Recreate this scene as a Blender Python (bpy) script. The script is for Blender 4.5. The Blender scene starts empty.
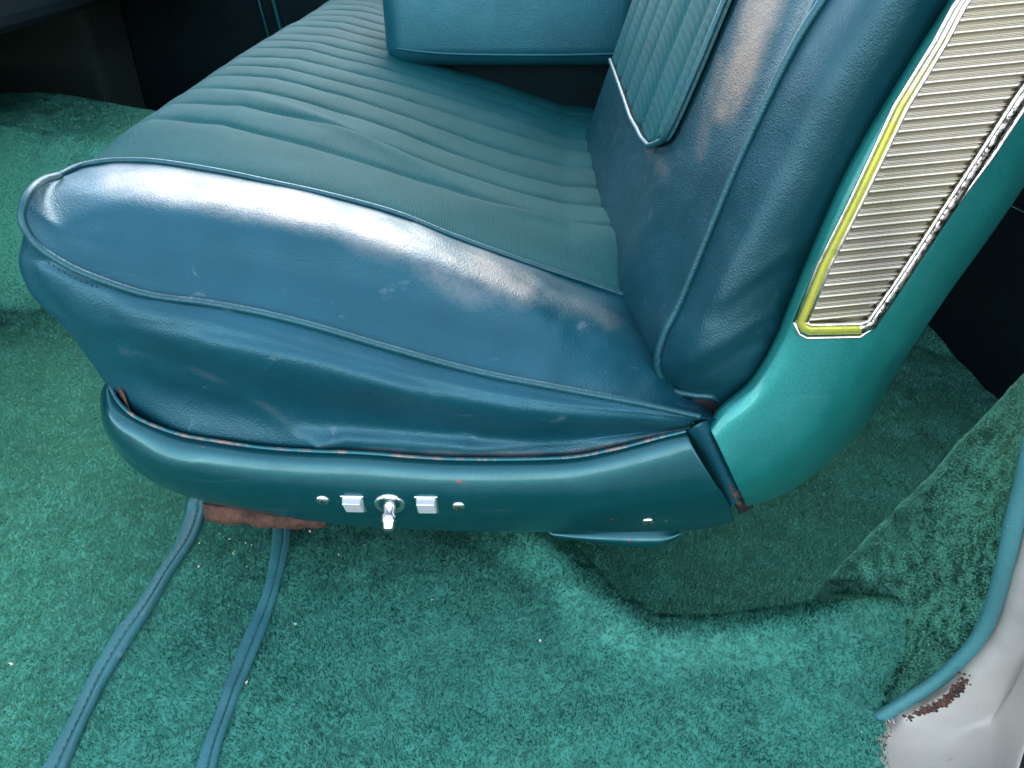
import bpy, math, random
import numpy as np
from mathutils import Vector, Euler
R = math.radians
random.seed(3); rng = np.random.default_rng(7)
S = bpy.context.scene; COL = S.collection

# ------------------------------------------------------------------ camera
PITCH, F = R(33), 770.0
CAM = np.array([0, -.58, .62])
cam = bpy.data.cameras.new('camera'); cam.sensor_width = 36; cam.lens = 36 * F / 1024
cam.clip_start = .02; cam.clip_end = 200
co = bpy.data.objects.new('camera', cam); COL.objects.link(co)
co.location = CAM; co.rotation_euler = (R(90) - PITCH, 0, 0); S.camera = co
# ------------------------------------------------------------------ light
SUN_EL, SUN_AZ = R(40), R(6)      # hazy soft sun beyond the far side of the car
w = bpy.data.worlds.new('World'); S.world = w; w.use_nodes = True
nt = w.node_tree; bg = nt.nodes['Background']; sky = nt.nodes.new('ShaderNodeTexSky')
sky.sky_type = 'NISHITA'; sky.sun_disc = False; sky.sun_elevation = SUN_EL; sky.sun_rotation = SUN_AZ
sky.dust_density = .3; sky.air_density = 1.0; sky.ozone_density = .5
hs = nt.nodes.new('ShaderNodeHueSaturation'); hs.inputs['Saturation'].default_value = .55
nt.links.new(sky.outputs[0], hs.inputs['Color']); nt.links.new(hs.outputs[0], bg.inputs[0]); bg.inputs[1].default_value = .15
sl = bpy.data.lights.new('sun', 'SUN'); sl.energy = .5; sl.angle = R(36); sl.color = (1, .80, .62)
so = bpy.data.objects.new('sun', sl); COL.objects.link(so)
d = Vector((math.sin(SUN_AZ) * math.cos(SUN_EL), math.cos(SUN_AZ) * math.cos(SUN_EL), math.sin(SUN_EL)))
so.rotation_euler = d.to_track_quat('Z', 'Y').to_euler()
S.view_settings.view_transform = 'Standard'; S.view_settings.look = 'None'
S.view_settings.exposure = 2.6; S.view_settings.gamma = 1
S.cycles.max_bounces = 8; S.cycles.use_denoising = True

# ------------------------------------------------------------------ placing helpers
FW = np.array([0, math.cos(PITCH), -math.sin(PITCH)]); UP = np.array([0, math.sin(PITCH), math.cos(PITCH)])
RT = np.array([1., 0, 0])
def Y(u, v, y):
    r = FW + (u - 512) / F * RT + (384 - v) / F * UP
    return CAM + r * (y - CAM[1]) / r[1]
def Z(u, v, z):
    r = FW + (u - 512) / F * RT + (384 - v) / F * UP
    return CAM + r * (z - CAM[2]) / r[2]
def proj(P):
    Q = P - CAM; dpt = Q @ FW
    return np.stack([512 + F * (Q @ RT) / dpt, 384 - F * (Q @ UP) / dpt], -1)
def row(pts, y=None):
    out = []
    for p in pts:
        if p[0] == 'p': out.append(np.array(p[1:], float))
        elif p[0] == 'z': out.append(Z(p[1], p[2], p[3]))
        elif len(p) == 3: out.append(Y(*p))
        else: out.append(Y(p[0], p[1], y))
    return np.array(out)
def cr(P, n, ts=None):
    """Catmull-Rom through P (k,...) at n parameters"""
    P = np.asarray(P, float); k = len(P)
    t = np.linspace(0, k - 1, n) if ts is None else np.asarray(ts)
    i = np.clip(t.astype(int), 0, k - 2); f = (t - i).reshape((-1,) + (1,) * (P.ndim - 1))
    g = lambda j: P[np.clip(j, 0, k - 1)]
    p0 = np.where((i == 0).reshape(f.shape), 2 * g(i) - g(i + 1), g(i - 1))
    p3 = np.where((i == k - 2).reshape(f.shape), 2 * g(i + 1) - g(i), g(i + 2))
    p1, p2 = g(i), g(i + 1)
    return .5 * (2 * p1 + (p2 - p0) * f + (2 * p0 - 5 * p1 + 4 * p2 - p3) * f**2 + (3 * p1 - p0 - 3 * p2 + p3) * f**3)
def resamp(P, n):
    D = cr(P, len(P) * 24)
    s = np.r_[0, np.cumsum(np.linalg.norm(np.diff(D, axis=0), axis=1))]
    q = np.linspace(0, s[-1], n)
    return np.stack([np.interp(q, s, D[:, a]) for a in range(3)], -1)
def loft(rows, n=160, m=12, arc=True):
    G = np.array([resamp(r, n) if arc else cr(r, n) for r in rows])
    return cr(G, (len(rows) - 1) * m + 1)
def gnormals(G):
    a = np.gradient(G, axis=0); b = np.gradient(G, axis=1)
    n = np.cross(a, b); return n / (np.linalg.norm(n, axis=-1, keepdims=True) + 1e-12)
def smooth(x): x = np.clip(x, 0, 1); return x * x * (3 - 2 * x)
def facing(G):
    """normals pointing towards the side the camera stands on"""
    n = gnormals(G); s = np.sign(np.sum(n * (CAM - G), -1).sum()); return n * (s if s else 1)
def ridge(UV, pts, wdt):
    """gaussian of the distance from each pixel to a polyline"""
    best = np.full(UV.shape[:-1], 1e9)
    for a, b in zip(pts[:-1], pts[1:]):
        a = np.array(a, float); b = np.array(b, float); ab = b - a
        t = np.clip(((UV - a) @ ab) / (ab @ ab), 0, 1)
        best = np.minimum(best, np.linalg.norm(UV - (a + t[..., None] * ab), axis=-1))
    return np.exp(-(best / wdt)**2)
def vnoise(P, sc, seed=0, octv=2):
    """cheap smooth value noise on the last axis points"""
    out = np.zeros(P.shape[:-1]); amp = 1
    for o in range(octv):
        Q = P * sc * 2**o + seed * 13.7; i = np.floor(Q).astype(int); f = Q - i; f = f * f * (3 - 2 * f)
        tot = 0
        dim = P.shape[-1]
        for c in range(2**dim):
            h = np.zeros(P.shape[:-1], dtype=np.int64) + seed * 101; wgt = 1
            for a in range(dim):
                b = (c >> a) & 1
                h = h * 73856093 % 2147483647 + (i[..., a] + b + 5000) * [19349663, 83492791, 50331653][a]
                wgt = wgt * (f[..., a] if b else 1 - f[..., a])
            h = (h ^ (h >> 13)) * 1274126177 % 2147483647
            tot = tot + wgt * (h / 1073741823.5 - 1)
        out += amp * tot; amp *= .5
    return out

# ------------------------------------------------------------------ objects
def mesh(name, V, Fc, mat, parent=None, flat=False):
    me = bpy.data.meshes.new(name); me.from_pydata([tuple(map(float, v)) for v in V], [], Fc); me.update()
    if not flat: me.shade_smooth()
    o = bpy.data.objects.new(name, me); COL.objects.link(o)
    if mat: me.materials.append(mat)
    if parent: o.parent = parent
    return o
def gridfaces(a, b, close=False):
    i = np.arange(a - 1)[:, None]; j = np.arange(b if close else b - 1)[None]
    j2 = (j + 1) % b
    return np.stack([i * b + j, i * b + j2, (i + 1) * b + j2, (i + 1) * b + j], -1).reshape(-1, 4)
def grid(name, G, mat, parent=None, thick=0):
    a, b = G.shape[:2]; V = G.reshape(-1, 3); Fc = gridfaces(a, b)
    n = gnormals(G); s = np.sum(n * (CAM - G), -1).sum()
    if s < 0: Fc = Fc[:, ::-1]
    o = mesh(name, V, Fc.tolist(), mat, parent)
    if thick:
        m = o.modifiers.new('solid', 'SOLIDIFY'); m.thickness = thick; m.offset = -1
    return o
def tubegeo(P, r, k=10, flat=1.0, up=(0, 0, 1), caps=True):
    P = np.asarray(P); n = len(P); T = np.gradient(P, axis=0); T /= np.linalg.norm(T, axis=1, keepdims=True)
    u = np.cross(T, np.array(up, float)); u /= np.linalg.norm(u, axis=1, keepdims=True) + 1e-9
    v = np.cross(u, T)
    r = np.broadcast_to(r, (n,)); a = np.linspace(0, 2 * np.pi, k, endpoint=False)
    V = P[:, None] + r[:, None, None] * (np.cos(a)[None, :, None] * u[:, None] + flat * np.sin(a)[None, :, None] * v[:, None])
    Fc = gridfaces(n, k, True).tolist()
    if caps: Fc += [list(range(k))[::-1], [(n - 1) * k + i for i in range(k)]]
    return V.reshape(-1, 3), Fc
def tube(name, P, r, mat, parent=None, n=None, **kw):
    P = resamp(np.asarray(P), n) if n else np.asarray(P)
    V, Fc = tubegeo(P, r, **kw); return mesh(name, V, Fc, mat, parent)
class MB:
    def __init__(s): s.V = []; s.F = []
    def add(s, V, Fc):
        o = len(s.V); s.V += [tuple(map(float, v)) for v in V]; s.F += [[i + o for i in f] for f in Fc]
    def build(s, name, mat, parent=None, flat=False): return mesh(name, s.V, s.F, mat, parent, flat)
def bevel(o, wd, seg=3):
    m = o.modifiers.new('bevel', 'BEVEL'); m.width = wd; m.segments = seg; m.limit_method = 'ANGLE'; return o
def boxgeo(lo, hi):
    x0, y0, z0 = lo; x1, y1, z1 = hi
    V = [(x0, y0, z0), (x1, y0, z0), (x1, y1, z0), (x0, y1, z0), (x0, y0, z1), (x1, y0, z1), (x1, y1, z1), (x0, y1, z1)]
    return V, [[0, 3, 2, 1], [4, 5, 6, 7], [0, 1, 5, 4], [1, 2, 6, 5], [2, 3, 7, 6], [3, 0, 4, 7]]
def box(name, lo, hi, mat, parent=None, bv=0):
    V, Fc = boxgeo(lo, hi); o = mesh(name, V, Fc, mat, parent, flat=True)
    if bv: bevel(o, bv)
    return o
def tag(o, label=None, cat=None, group=None, kind=None):
    for k, v in (('label', label), ('category', cat), ('group', group), ('kind', kind)):
        if v: o[k] = v
    return o
def empty(name, loc, label, cat, group=None):
    o = bpy.data.objects.new(name, None); COL.objects.link(o); o.empty_display_size = .05
    return tag(o, label, cat, group)     # things are modelled in world space: empties stay at the origin
# ------------------------------------------------------------------ materials
class M:
    def __init__(s, name):
        s.m = bpy.data.materials.new(name); s.m.use_nodes = True; s.t = s.m.node_tree
        s.p = s.t.nodes['Principled BSDF']; s.tc = s.t.nodes.new('ShaderNodeTexCoord').outputs['Object']
    def n(s, ty, ins=None, **kw):
        x = s.t.nodes.new(ty)
        for k, v in kw.items(): setattr(x, k, v)
        for k, v in (ins or {}).items():
            if isinstance(v, bpy.types.NodeSocket): s.t.links.new(v, x.inputs[k])
            else: x.inputs[k].default_value = v
        return x
    def set(s, **kw):
        for k, v in kw.items():
            k = k.replace('_', ' ')
            if isinstance(v, bpy.types.NodeSocket): s.t.links.new(v, s.p.inputs[k])
            else: s.p.inputs[k].default_value = v
        return s
    def noise(s, sc, det=3, rough=.55, vec=None, dist=0):
        return s.n('ShaderNodeTexNoise', {'Vector': vec or s.tc, 'Scale': sc, 'Detail': det, 'Roughness': rough, 'Distortion': dist}).outputs[0]
    def ramp(s, x, a, b, ca=0., cb=1.):
        r = s.n('ShaderNodeMapRange', {'Value': x, 'From Min': a, 'From Max': b, 'To Min': ca, 'To Max': cb}); return r.outputs[0]
    def mix(s, f, a, b, mode='MIX'):
        x = s.n('ShaderNodeMix', data_type='RGBA', blend_type=mode)
        for k, v in ((0, f), (6, a), (7, b)):
            if isinstance(v, bpy.types.NodeSocket): s.t.links.new(v, x.inputs[k])
            else: x.inputs[k].default_value = v if k == 0 else tuple(v) + (1,)
        return x.outputs[2]
    def math(s, op, a, b=0.):
        return s.n('ShaderNodeMath', {0: a, 1: b}, operation=op).outputs[0]
    def bump(s, h, st, dist=.001, nrm=None):
        i = {'Height': h, 'Strength': st, 'Distance': dist}
        if nrm: i['Normal'] = nrm
        return s.n('ShaderNodeBump', i).outputs[0]
    def mapv(s, scale, rot=(0, 0, 0)):
        return s.n('ShaderNodeMapping', {'Vector': s.tc, 'Scale': scale, 'Rotation': rot}).outputs[0]

def vinyl(name, base=(.003, .058, .082), rough=.42, worn=(.25, .33, .36), wear_sheen=.5, metallic=.38, coat=.20, wear_sheen_col=(.40, .37, .33)):
    a = M(name)
    c = a.mix(a.ramp(a.noise(9, 4), .35, .7), base, tuple(x * 1.35 for x in base))
    wv = a.noise(26, 7, .7, dist=.6)
    c = a.mix(a.ramp(wv, .62, .8, 0, wear_sheen), c, worn)
    wa = a.n('ShaderNodeAttribute', attribute_name='wear_sheen').outputs['Fac']  # mask for rubbed vinyl and for sheen put into the colour
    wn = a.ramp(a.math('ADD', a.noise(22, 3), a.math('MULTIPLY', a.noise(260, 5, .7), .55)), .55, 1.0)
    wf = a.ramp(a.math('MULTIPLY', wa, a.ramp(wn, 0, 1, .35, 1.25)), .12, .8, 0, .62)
    c = a.mix(a.math('MULTIPLY', wf, .7), c, wear_sheen_col)
    grain = a.n('ShaderNodeTexVoronoi', {'Vector': a.tc, 'Scale': 700}, feature='SMOOTH_F1').outputs[0]
    b1 = a.bump(grain, .5, .0006)
    b2 = a.bump(a.noise(170, 5, .65), .18, .0012, b1)
    b3 = a.bump(a.noise(28, 3, .5), .09, .006, b2)
    a.set(Base_Color=c, Metallic=metallic, Roughness=a.ramp(a.noise(60, 5), .3, .75, rough - .07, rough + .1), Normal=b3,
              Specular_IOR_Level=.32, Coat_Weight=coat, Coat_Roughness=.42, Coat_Normal=b3)
    return a.m
VINYL = vinyl('vinyl_blue')
VINYLB = vinyl('vinyl_backrest', (.003, .045, .060), .40, wear_sheen=.25, wear_sheen_col=(.42, .29, .20))  # warm tone paints the backrest sheen into the colour
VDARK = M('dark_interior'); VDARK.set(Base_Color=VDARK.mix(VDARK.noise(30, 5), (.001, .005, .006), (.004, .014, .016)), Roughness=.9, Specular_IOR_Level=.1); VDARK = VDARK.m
VARM = vinyl('vinyl_armrest', (.005, .075, .10), .42, wear_sheen=.05)
PIPE = vinyl('piping', (.006, .060, .075), .38, wear_sheen=.5, coat=.3)
STRIP = vinyl('strip_vinyl', (.03, .125, .135), .55, (.3, .42, .46), wear_sheen=.8, metallic=.1, coat=.1)

def cloth(name, base=(.003, .074, .080), ang=0, zd='Y', st=.5):
    a = M(name)
    wv = a.n('ShaderNodeTexWave', {'Vector': a.mapv((1, 1, 1), (0, 0, ang)), 'Scale': 120, 'Distortion': 1.2, 'Detail': 1}, wave_type='BANDS', bands_direction='X').outputs[1]
    wv2 = a.n('ShaderNodeTexWave', {'Vector': a.mapv((1, 1, 1), (0, 0, ang)), 'Scale': 210, 'Distortion': 1.0}, wave_type='BANDS', bands_direction=zd).outputs[1]
    weave = a.math('MULTIPLY', wv, wv2)
    c = a.mix(weave, tuple(x * .62 for x in base), tuple(x * 1.35 for x in base))
    c = a.mix(a.ramp(a.noise(14, 5), .4, .75, 0, .3), c, (.01, .11, .12))
    a.set(Base_Color=c, Roughness=.7, Metallic=0., Specular_IOR_Level=.12, Sheen_Weight=.0, Sheen_Roughness=.4, Sheen_Tint=(.5, .9, 1, 1),
          Normal=a.bump(weave, st, .0007, a.bump(a.noise(40, 3), .15, .004)))
    return a.m
CLOTH = cloth('ribbed_cloth'); CLOTHB = cloth('ribbed_cloth_back', zd='Z', st=.2)

def paint(name, base, rough=.3, rust=0.):
    a = M(name)
    fl = a.noise(900, 1)
    c = a.mix(a.ramp(fl, .3, .7), tuple(x * .8 for x in base), tuple(x * 1.2 for x in base))
    if rust:
        rm = a.ramp(a.noise(38, 8, .72), .665 - rust, .70 - rust)
        c = a.mix(rm, c, (.16, .045, .02)); a.set(Metallic=a.ramp(rm, 0, 1, .6, 0))
    else: a.set(Metallic=.6)
    sc = a.noise(9, 6, .7, vec=a.mapv((1, 1, 9), (0, .3, 0)))
    c = a.mix(a.ramp(sc, .62, .8, 0, .25), c, (.25, .42, .42))
    a.set(Base_Color=c, Roughness=a.ramp(a.noise(30, 5), .3, .8, rough, rough + .18), Coat_Weight=.4, Coat_Roughness=.12,
          Normal=a.bump(a.noise(18, 2), .12, .004))
    return a.m
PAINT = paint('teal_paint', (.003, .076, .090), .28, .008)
PAINTU = paint('teal_paint_back_lit', (.014, .215, .20), .36)  # same paint as the lower shield, its brighter lighting put into the colour
RUST = M('rusty_steel'); RUST.set(Base_Color=RUST.mix(RUST.ramp(RUST.noise(60, 6, .7), .4, .65), (.025, .010, .006), (.10, .040, .024)), Roughness=.85,
    Normal=RUST.bump(RUST.noise(150, 5), .6, .002)); RUST = RUST.m
CHROME = M('worn_chrome'); CHROME.set(Base_Color=CHROME.mix(CHROME.ramp(CHROME.noise(140, 6, .7), .5, .75), (.82, .8, .78), (.3, .27, .24)), Metallic=1.,
    Roughness=CHROME.ramp(CHROME.noise(90, 4), .3, .8, .12, .34)); CHROME = CHROME.m
def ribm():
    a = M('ribbed_aluminium')
    b = a.noise(9, 5, .7)
    c = a.mix(a.ramp(a.noise(90, 7, .75), .58, .78, 0, .6), (.40, .36, .29), (.17, .145, .11))
    c = a.mix(a.ramp(b, .45, .7, 0, .5), c, (.37, .355, .19))
    a.set(Base_Color=c, Metallic=1., Roughness=.3, Normal=a.bump(a.noise(220, 4), .08, .0005)); return a.m
RIBM = ribm()
def yel():
    a = M('painted_yellow_reflection')  # yellow reflection put into the frame colour, ending in silver higher up
    z = a.n('ShaderNodeSeparateXYZ', {0: a.tc}).outputs[2]
    edge = a.math('ADD', z, a.ramp(a.noise(25, 4), .2, .8, -.03, .03))
    c = a.mix(a.ramp(edge, .49, .53), (.42, .42, .05), (.5, .47, .43)); c = a.mix(a.ramp(a.noise(160, 6, .7), .5, .75, 0, .7), c, (.22, .20, .10))
    a.set(Base_Color=c, Metallic=a.ramp(edge, .47, .52, .35, 1), Roughness=.3); return a.m
YEL = yel()
PIT = M('pitted_chrome'); PIT.set(Base_Color=PIT.mix(PIT.ramp(PIT.noise(230, 6, .75), .46, .56), (.75, .72, .66), (.05, .045, .04)), Metallic=1., Roughness=.3); PIT = PIT.m
WHITEP = M('white_switch'); WHITEP.set(Base_Color=(.75, .76, .80, 1), Roughness=.3, Metallic=.5); WHITEP = WHITEP.m
DARKM = M('dark_void'); DARKM.set(Base_Color=(.006, .007, .007, 1), Roughness=.8); DARKM = DARKM.m
def bodyp():
    a = M('grey_white_body_paint')
    c = a.mix(a.ramp(a.noise(7, 4), .35, .7), (.30, .30, .28), (.38, .365, .33))
    c = a.mix(a.ramp(a.noise(45, 7, .75), .66, .69), c, (.28, .2, .16))
    a.set(Base_Color=c, Metallic=.3, Roughness=a.ramp(a.noise(15, 4), .3, .7, .28, .5), Normal=a.bump(a.noise(20, 4), .2, .003)); return a.m
BODYP = bodyp()
def carpetm(name, lo, hi, patch=.6):
    a = M(name)
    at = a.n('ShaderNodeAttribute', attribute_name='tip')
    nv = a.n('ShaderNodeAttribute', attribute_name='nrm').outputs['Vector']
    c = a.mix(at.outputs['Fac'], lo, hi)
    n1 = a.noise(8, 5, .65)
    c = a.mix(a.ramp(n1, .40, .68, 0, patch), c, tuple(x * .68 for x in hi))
    n2 = a.noise(14, 6, .7, dist=1.)
    c = a.mix(a.ramp(n2, .66, .8, 0, .18), c, (.22, .30, .22))
    df = a.n('ShaderNodeBsdfDiffuse', {'Color': c, 'Normal': nv}).outputs[0]
    tr = a.n('ShaderNodeBsdfTranslucent', {'Color': c}).outputs[0]
    mx = a.n('ShaderNodeMixShader', {0: .42, 1: df, 2: tr}).outputs[0]
    a.t.links.new(mx, a.t.nodes['Material Output'].inputs[0]); return a.m
CARPET = carpetm('green_carpet', (.055, .36, .26), (.19, .64, .48))

# ================================================================== CARPET
def pile(name, surf, keep, npts, mat, parent=None, h=.007, wd=.0011, lean=(0, 0, 0), base_grid=None, seed=1, spread=.5, hs=None, bg_=1.):
    """base sheet + many small blades in ONE mesh; surf(a,b)->point with a,b in 0..1"""
    r = np.random.default_rng(seed)
    a, b = r.random(npts), r.random(npts)
    P = surf(a, b); e = 1e-3
    n = np.cross(surf(a + e, b) - P, surf(a, b + e) - P); n /= np.linalg.norm(n, axis=1, keepdims=True) + 1e-12
    flip = np.sign(np.sum(n * (CAM - P), -1).sum()); n *= flip
    uv = proj(P); k = (uv[:, 0] > -380) & (uv[:, 0] < 1400) & (uv[:, 1] > -100) & (uv[:, 1] < 900) & (np.sum((P - CAM) * FW, -1) > .1) & keep(P)
    P, n = P[k], n[k]; m = len(P); a, b = a[k], b[k]
    big = np.stack([vnoise(P, 16, 1), vnoise(P, 16, 2), vnoise(P, 16, 3)], -1) * .32
    mid = np.stack([vnoise(P, 90, 4), vnoise(P, 90, 5), vnoise(P, 110, 6)], -1) * .38
    rnd = r.normal(size=(m, 3)) * spread
    hh = h * (.75 + .4 * r.random(m) + .25 * vnoise(P, 60, 8))
    if hs is not None: hh = hh * hs(a, b)
    dirn = n + big * bg_ + mid + rnd * .45 + np.array(lean); dirn /= np.linalg.norm(dirn, axis=1, keepdims=True)
    tip = P + dirn * hh[:, None]
    side = np.cross(dirn, r.normal(size=(m, 3))); side /= np.linalg.norm(side, axis=1, keepdims=True)
    ww = wd * (.7 + .6 * r.random(m))[:, None]
    V = np.stack([P - side * ww * .5, P + side * ww * .5, tip + side * ww * .35, tip - side * ww * .35], 1).reshape(-1, 3)
    N = n * 1.0 + big * .75 * bg_ + mid * .25 + rnd * .10; N /= np.linalg.norm(N, axis=1, keepdims=True)
    g = base_grid
    gn = facing(g).reshape(-1, 3)
    VV = np.concatenate([g.reshape(-1, 3), V]); o = g.shape[0] * g.shape[1]
    Fg = gridfaces(*g.shape[:2]); kk = keep(g.reshape(-1, 3)); Fg = Fg[kk[Fg].all(1)]
    Fb = (np.arange(m * 4) + o).reshape(-1, 4); FF = np.concatenate([Fg, Fb])
    me = bpy.data.meshes.new(name)
    me.vertices.add(len(VV)); me.vertices.foreach_set('co', VV.astype(np.float32).ravel())
    me.loops.add(FF.size); me.loops.foreach_set('vertex_index', FF.astype(np.int32).ravel())
    me.polygons.add(len(FF)); me.polygons.foreach_set('loop_start', (np.arange(len(FF)) * 4).astype(np.int32))
    me.update(calc_edges=True)
    at = me.attributes.new('tip', 'FLOAT', 'POINT')
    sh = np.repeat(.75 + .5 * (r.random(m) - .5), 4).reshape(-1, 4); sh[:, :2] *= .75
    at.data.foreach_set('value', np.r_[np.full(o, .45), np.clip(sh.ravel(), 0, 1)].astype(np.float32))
    an = me.attributes.new('nrm', 'FLOAT_VECTOR', 'POINT')
    an.data.foreach_set('vector', np.concatenate([gn, np.repeat(N, 4, 0)]).astype(np.float32).ravel())
    me.materials.append(mat)
    ob = bpy.data.objects.new(name, me); COL.objects.link(ob)
    if parent: ob.parent = parent
    return ob

WELL = np.array([(.02, .9), (.025, .12), (.045, .055), (.092, -.021), (.137, -.068), (.2, -.070), (.268, -.061), (.33, -.046), (.374, -.048), (.43, -.06), (1.6, -.06), (1.6, .9)])
def polydist(x, y, poly):
    P = np.stack([x, y], -1); best = np.full(x.shape, 1e9); ins = np.zeros(x.shape, bool)
    for a, b in zip(poly, np.roll(poly, -1, 0)):
        ab = b - a; t = np.clip(((P - a) @ ab) / (ab @ ab), 0, 1)
        best = np.minimum(best, np.linalg.norm(P - (a + t[..., None] * ab), axis=-1))
        c = ((a[1] > y) != (b[1] > y)) & (x < (b[0] - a[0]) * (y - a[1]) / (b[1] - a[1] + 1e-12) + a[0]); ins ^= c
    return np.where(ins, best, -best)
def floor_z(x, y):
    x, y = np.asarray(x, float), np.asarray(y, float)
    dd = polydist(x, y, WELL)
    z = -.095 * smooth(dd / .085) + .018 * np.exp(-((dd + .022) / .026)**2)
    tun = .27 * smooth((y - .60) / .20) * (1 - smooth((y - 1.0) / .25)) * (1 - .16 * smooth((x + .95) / .35))
    z = z + tun * (1 - smooth((x + .1) / .3))
    P = np.stack([x, y], -1)
    z = z + .007 * vnoise(P * np.array([1, .6]), 16, 23) * smooth(dd / .05)
    z = z + .004 * vnoise(P, 7, 21) + .0018 * vnoise(P, 22, 22)
    z = z + .024 * smooth((x - .18) / .15) * np.exp(-((dd + .045) / .05)**2)      # the loose flap rides up
    return z
FLAP = np.array([(.385, -.04), (.392, -.07), (.384, -.092), (.370, -.115), (.352, -.135), (.338, -.152), (.331, -.17), (.322, -.19), (.314, -.21), (.31, -.3), (-1.6, -.3), (-1.6, 1.5), (.385, 1.5)])
def floor_keep(P):
    dd = polydist(P[:, 0], P[:, 1], FLAP) + .0035 * vnoise(P[:, :2], 120, 31)
    inwell = polydist(P[:, 0], P[:, 1], WELL) > -.004
    return (dd > 0) | inwell
def fl(a, b):
    x = -1.45 + a * 2.75; y = -.26 + b * 1.55
    return np.stack([x, y, floor_z(x, y)], -1)
aa, bb = np.meshgrid(np.linspace(0, 1, 520), np.linspace(0, 1, 330), indexing='ij')
G0 = fl(aa, bb)
def near(P): # denser sampling close to the camera, none under the seat
    hid = (P[:, 0] > -.36) & (P[:, 0] < .1) & (P[:, 1] > .22)
    return floor_keep(P) & ~hid
QUICK = False
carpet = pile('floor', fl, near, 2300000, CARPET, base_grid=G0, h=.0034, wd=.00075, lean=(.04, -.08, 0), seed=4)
tag(carpet, kind='structure')

# quarter panel carpet: sloped carpeted sheet between windlace and rear footwell
qp_top = row([(818, 603, -.034), (845, 573, -.028), (880, 537, -.02), (930, 487, -.010), (985, 427, .0), (1024, 386, .01), (1075, 330, .02)])
qp_low = row([(868, 735), (888, 716), (938, 684), (968, 655), (992, 612), (1012, 545), (1036, 430)], -.166)
qp_mid = row([(825, 660, -.055), (860, 640, -.062), (900, 605, -.072), (945, 560, -.08), (985, 515, -.08), (1015, 470, -.08), (1050, 400, -.08)])
qp_top = resamp(qp_top, 40); qp_top = qp_top + .0008 * np.stack([vnoise(qp_top, 45, s_) for s_ in (5, 6, 7)], -1)
qp_back = qp_top + np.array([.006, .008, -.030]); qp_lip = qp_top + np.array([.002, .005, -.004])
QG = loft([qp_back, qp_lip, qp_top, qp_mid, qp_low], 90, 16)
def qsurf(a, b):
    A = np.clip(a, 0, 1) * (QG.shape[0] - 1); B = np.clip(b, 0, 1) * (QG.shape[1] - 1)
    i = np.clip(A.astype(int), 0, QG.shape[0] - 2); j = np.clip(B.astype(int), 0, QG.shape[1] - 2)
    f = (A - i)[:, None]; g = (B - j)[:, None]
    return (QG[i, j] * (1 - f) + QG[i + 1, j] * f) * (1 - g) + (QG[i, j + 1] * (1 - f) + QG[i + 1, j + 1] * f) * g
CARPQ = carpetm('green_carpet_short', (.13, .50, .36), (.24, .72, .53), .15)
qp = pile('carpeted_side_panel', qsurf, lambda P: np.ones(len(P), bool), 260000, CARPQ, base_grid=QG, h=.0028, wd=.0011, seed=9, bg_=.3, hs=lambda a, b: 1 + 1.1 * np.exp(-((a - .5) / .07)**2))
tag(qp, 'green carpeted side panel sloping up behind the blue edge trim at right', 'carpet panel')

# ================================================================== SEAT
seat = empty('bench_seat', (0, 0, 0), 'blue green vinyl bench seat with pleated cloth centre and painted metal side shields', 'car seat')

# ---- cushion bolster ----
side_pipe = row([(60, 176, .075), (46, 180, .045), (35, 188, .015), (26, 203, -.004), (24, 220, -.012), (34, 240), (50, 254), (78, 270), (117, 285), (156, 296), (203, 302), (254, 311), (312, 325), (398, 350), (480, 372), (560, 388), (640, 403), (700, 416), (722, 421)], -.014)
top_pipe = row([(59, 177, .078), (78, 168, .10), (97, 164, .112), (117, 162), (156, 163), (215, 172), (273, 184), (332, 197), (398, 215), (456, 238), (534, 266), (580, 281), (624, 296), (655, 306)], .12)
xb = .12
R0 = row([('p', -.34, .12, .14), (122, 398, .05), (140, 425, .02), (177, 443), (265, 458), (363, 463), (452, 468), (559, 467), (662, 450), (705, 434), (722, 438)], .012)
R1 = row([('p', -.345, .12, .20), (112, 378, .05), (128, 407, .02), (177, 432), (265, 446), (363, 451), (452, 456), (559, 455), (662, 436), (705, 426), (722, 430)], .0)
R2 = row([('p', -.36, .12, .25), (86, 345, .03), (110, 368, .012), (170, 390), (250, 405), (340, 415), (440, 428), (540, 438), (650, 430), (705, 423), (722, 427)], .004)
R3 = row([('p', -.375, .12, .29), (58, 315, .02), (95, 334, -.012), (156, 346, -.026), (234, 360, -.034), (312, 377, -.036), (398, 396, -.035), (480, 411, -.032), (570, 422, -.026), (660, 423, -.016), (705, 421, -.006), (722, 425, 0)])
R4 = row([('p', -.39, .12, .33), (34, 290, .02), (62, 307, -.010), (117, 318, -.026), (203, 328, -.031), (254, 338, -.033), (312, 352, -.033), (398, 374, -.032), (480, 393, -.030), (560, 406, -.026), (640, 414, -.02), (705, 419, -.013), (722, 423, -.01)])
R5 = row([('p', -.40, .12, .37), (21, 255, .018), (36, 268, -.010), (78, 285, -.019), (130, 301, -.022), (203, 312, -.023), (254, 322, -.023), (312, 337, -.023), (398, 361, -.023), (480, 382, -.022), (560, 397, -.020), (640, 409, -.018), (703, 417.5, -.013), (722, 422, -.01)])
B1 = row([(62, 178, .07), (52, 190, .04), (50, 205, .02), (62, 222, .008), (90, 240), (130, 252), (185, 262), (254, 274), (320, 290), (400, 314), (480, 340), (560, 362), (630, 382), (690, 402), (712, 412)], .008)
B2 = row([(64, 176, .075), (70, 182, .058), (86, 190, .048), (120, 200), (170, 207), (230, 215), (300, 228), (370, 247), (440, 272), (520, 302), (600, 335), (655, 362), (700, 388)], .042)
B3 = row([(62, 176, .077), (76, 172, .088), (98, 172, .085), (130, 176), (180, 182), (240, 191), (305, 203), (370, 220), (440, 245), (520, 276), (590, 304), (650, 335), (688, 362)], .082)
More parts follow.
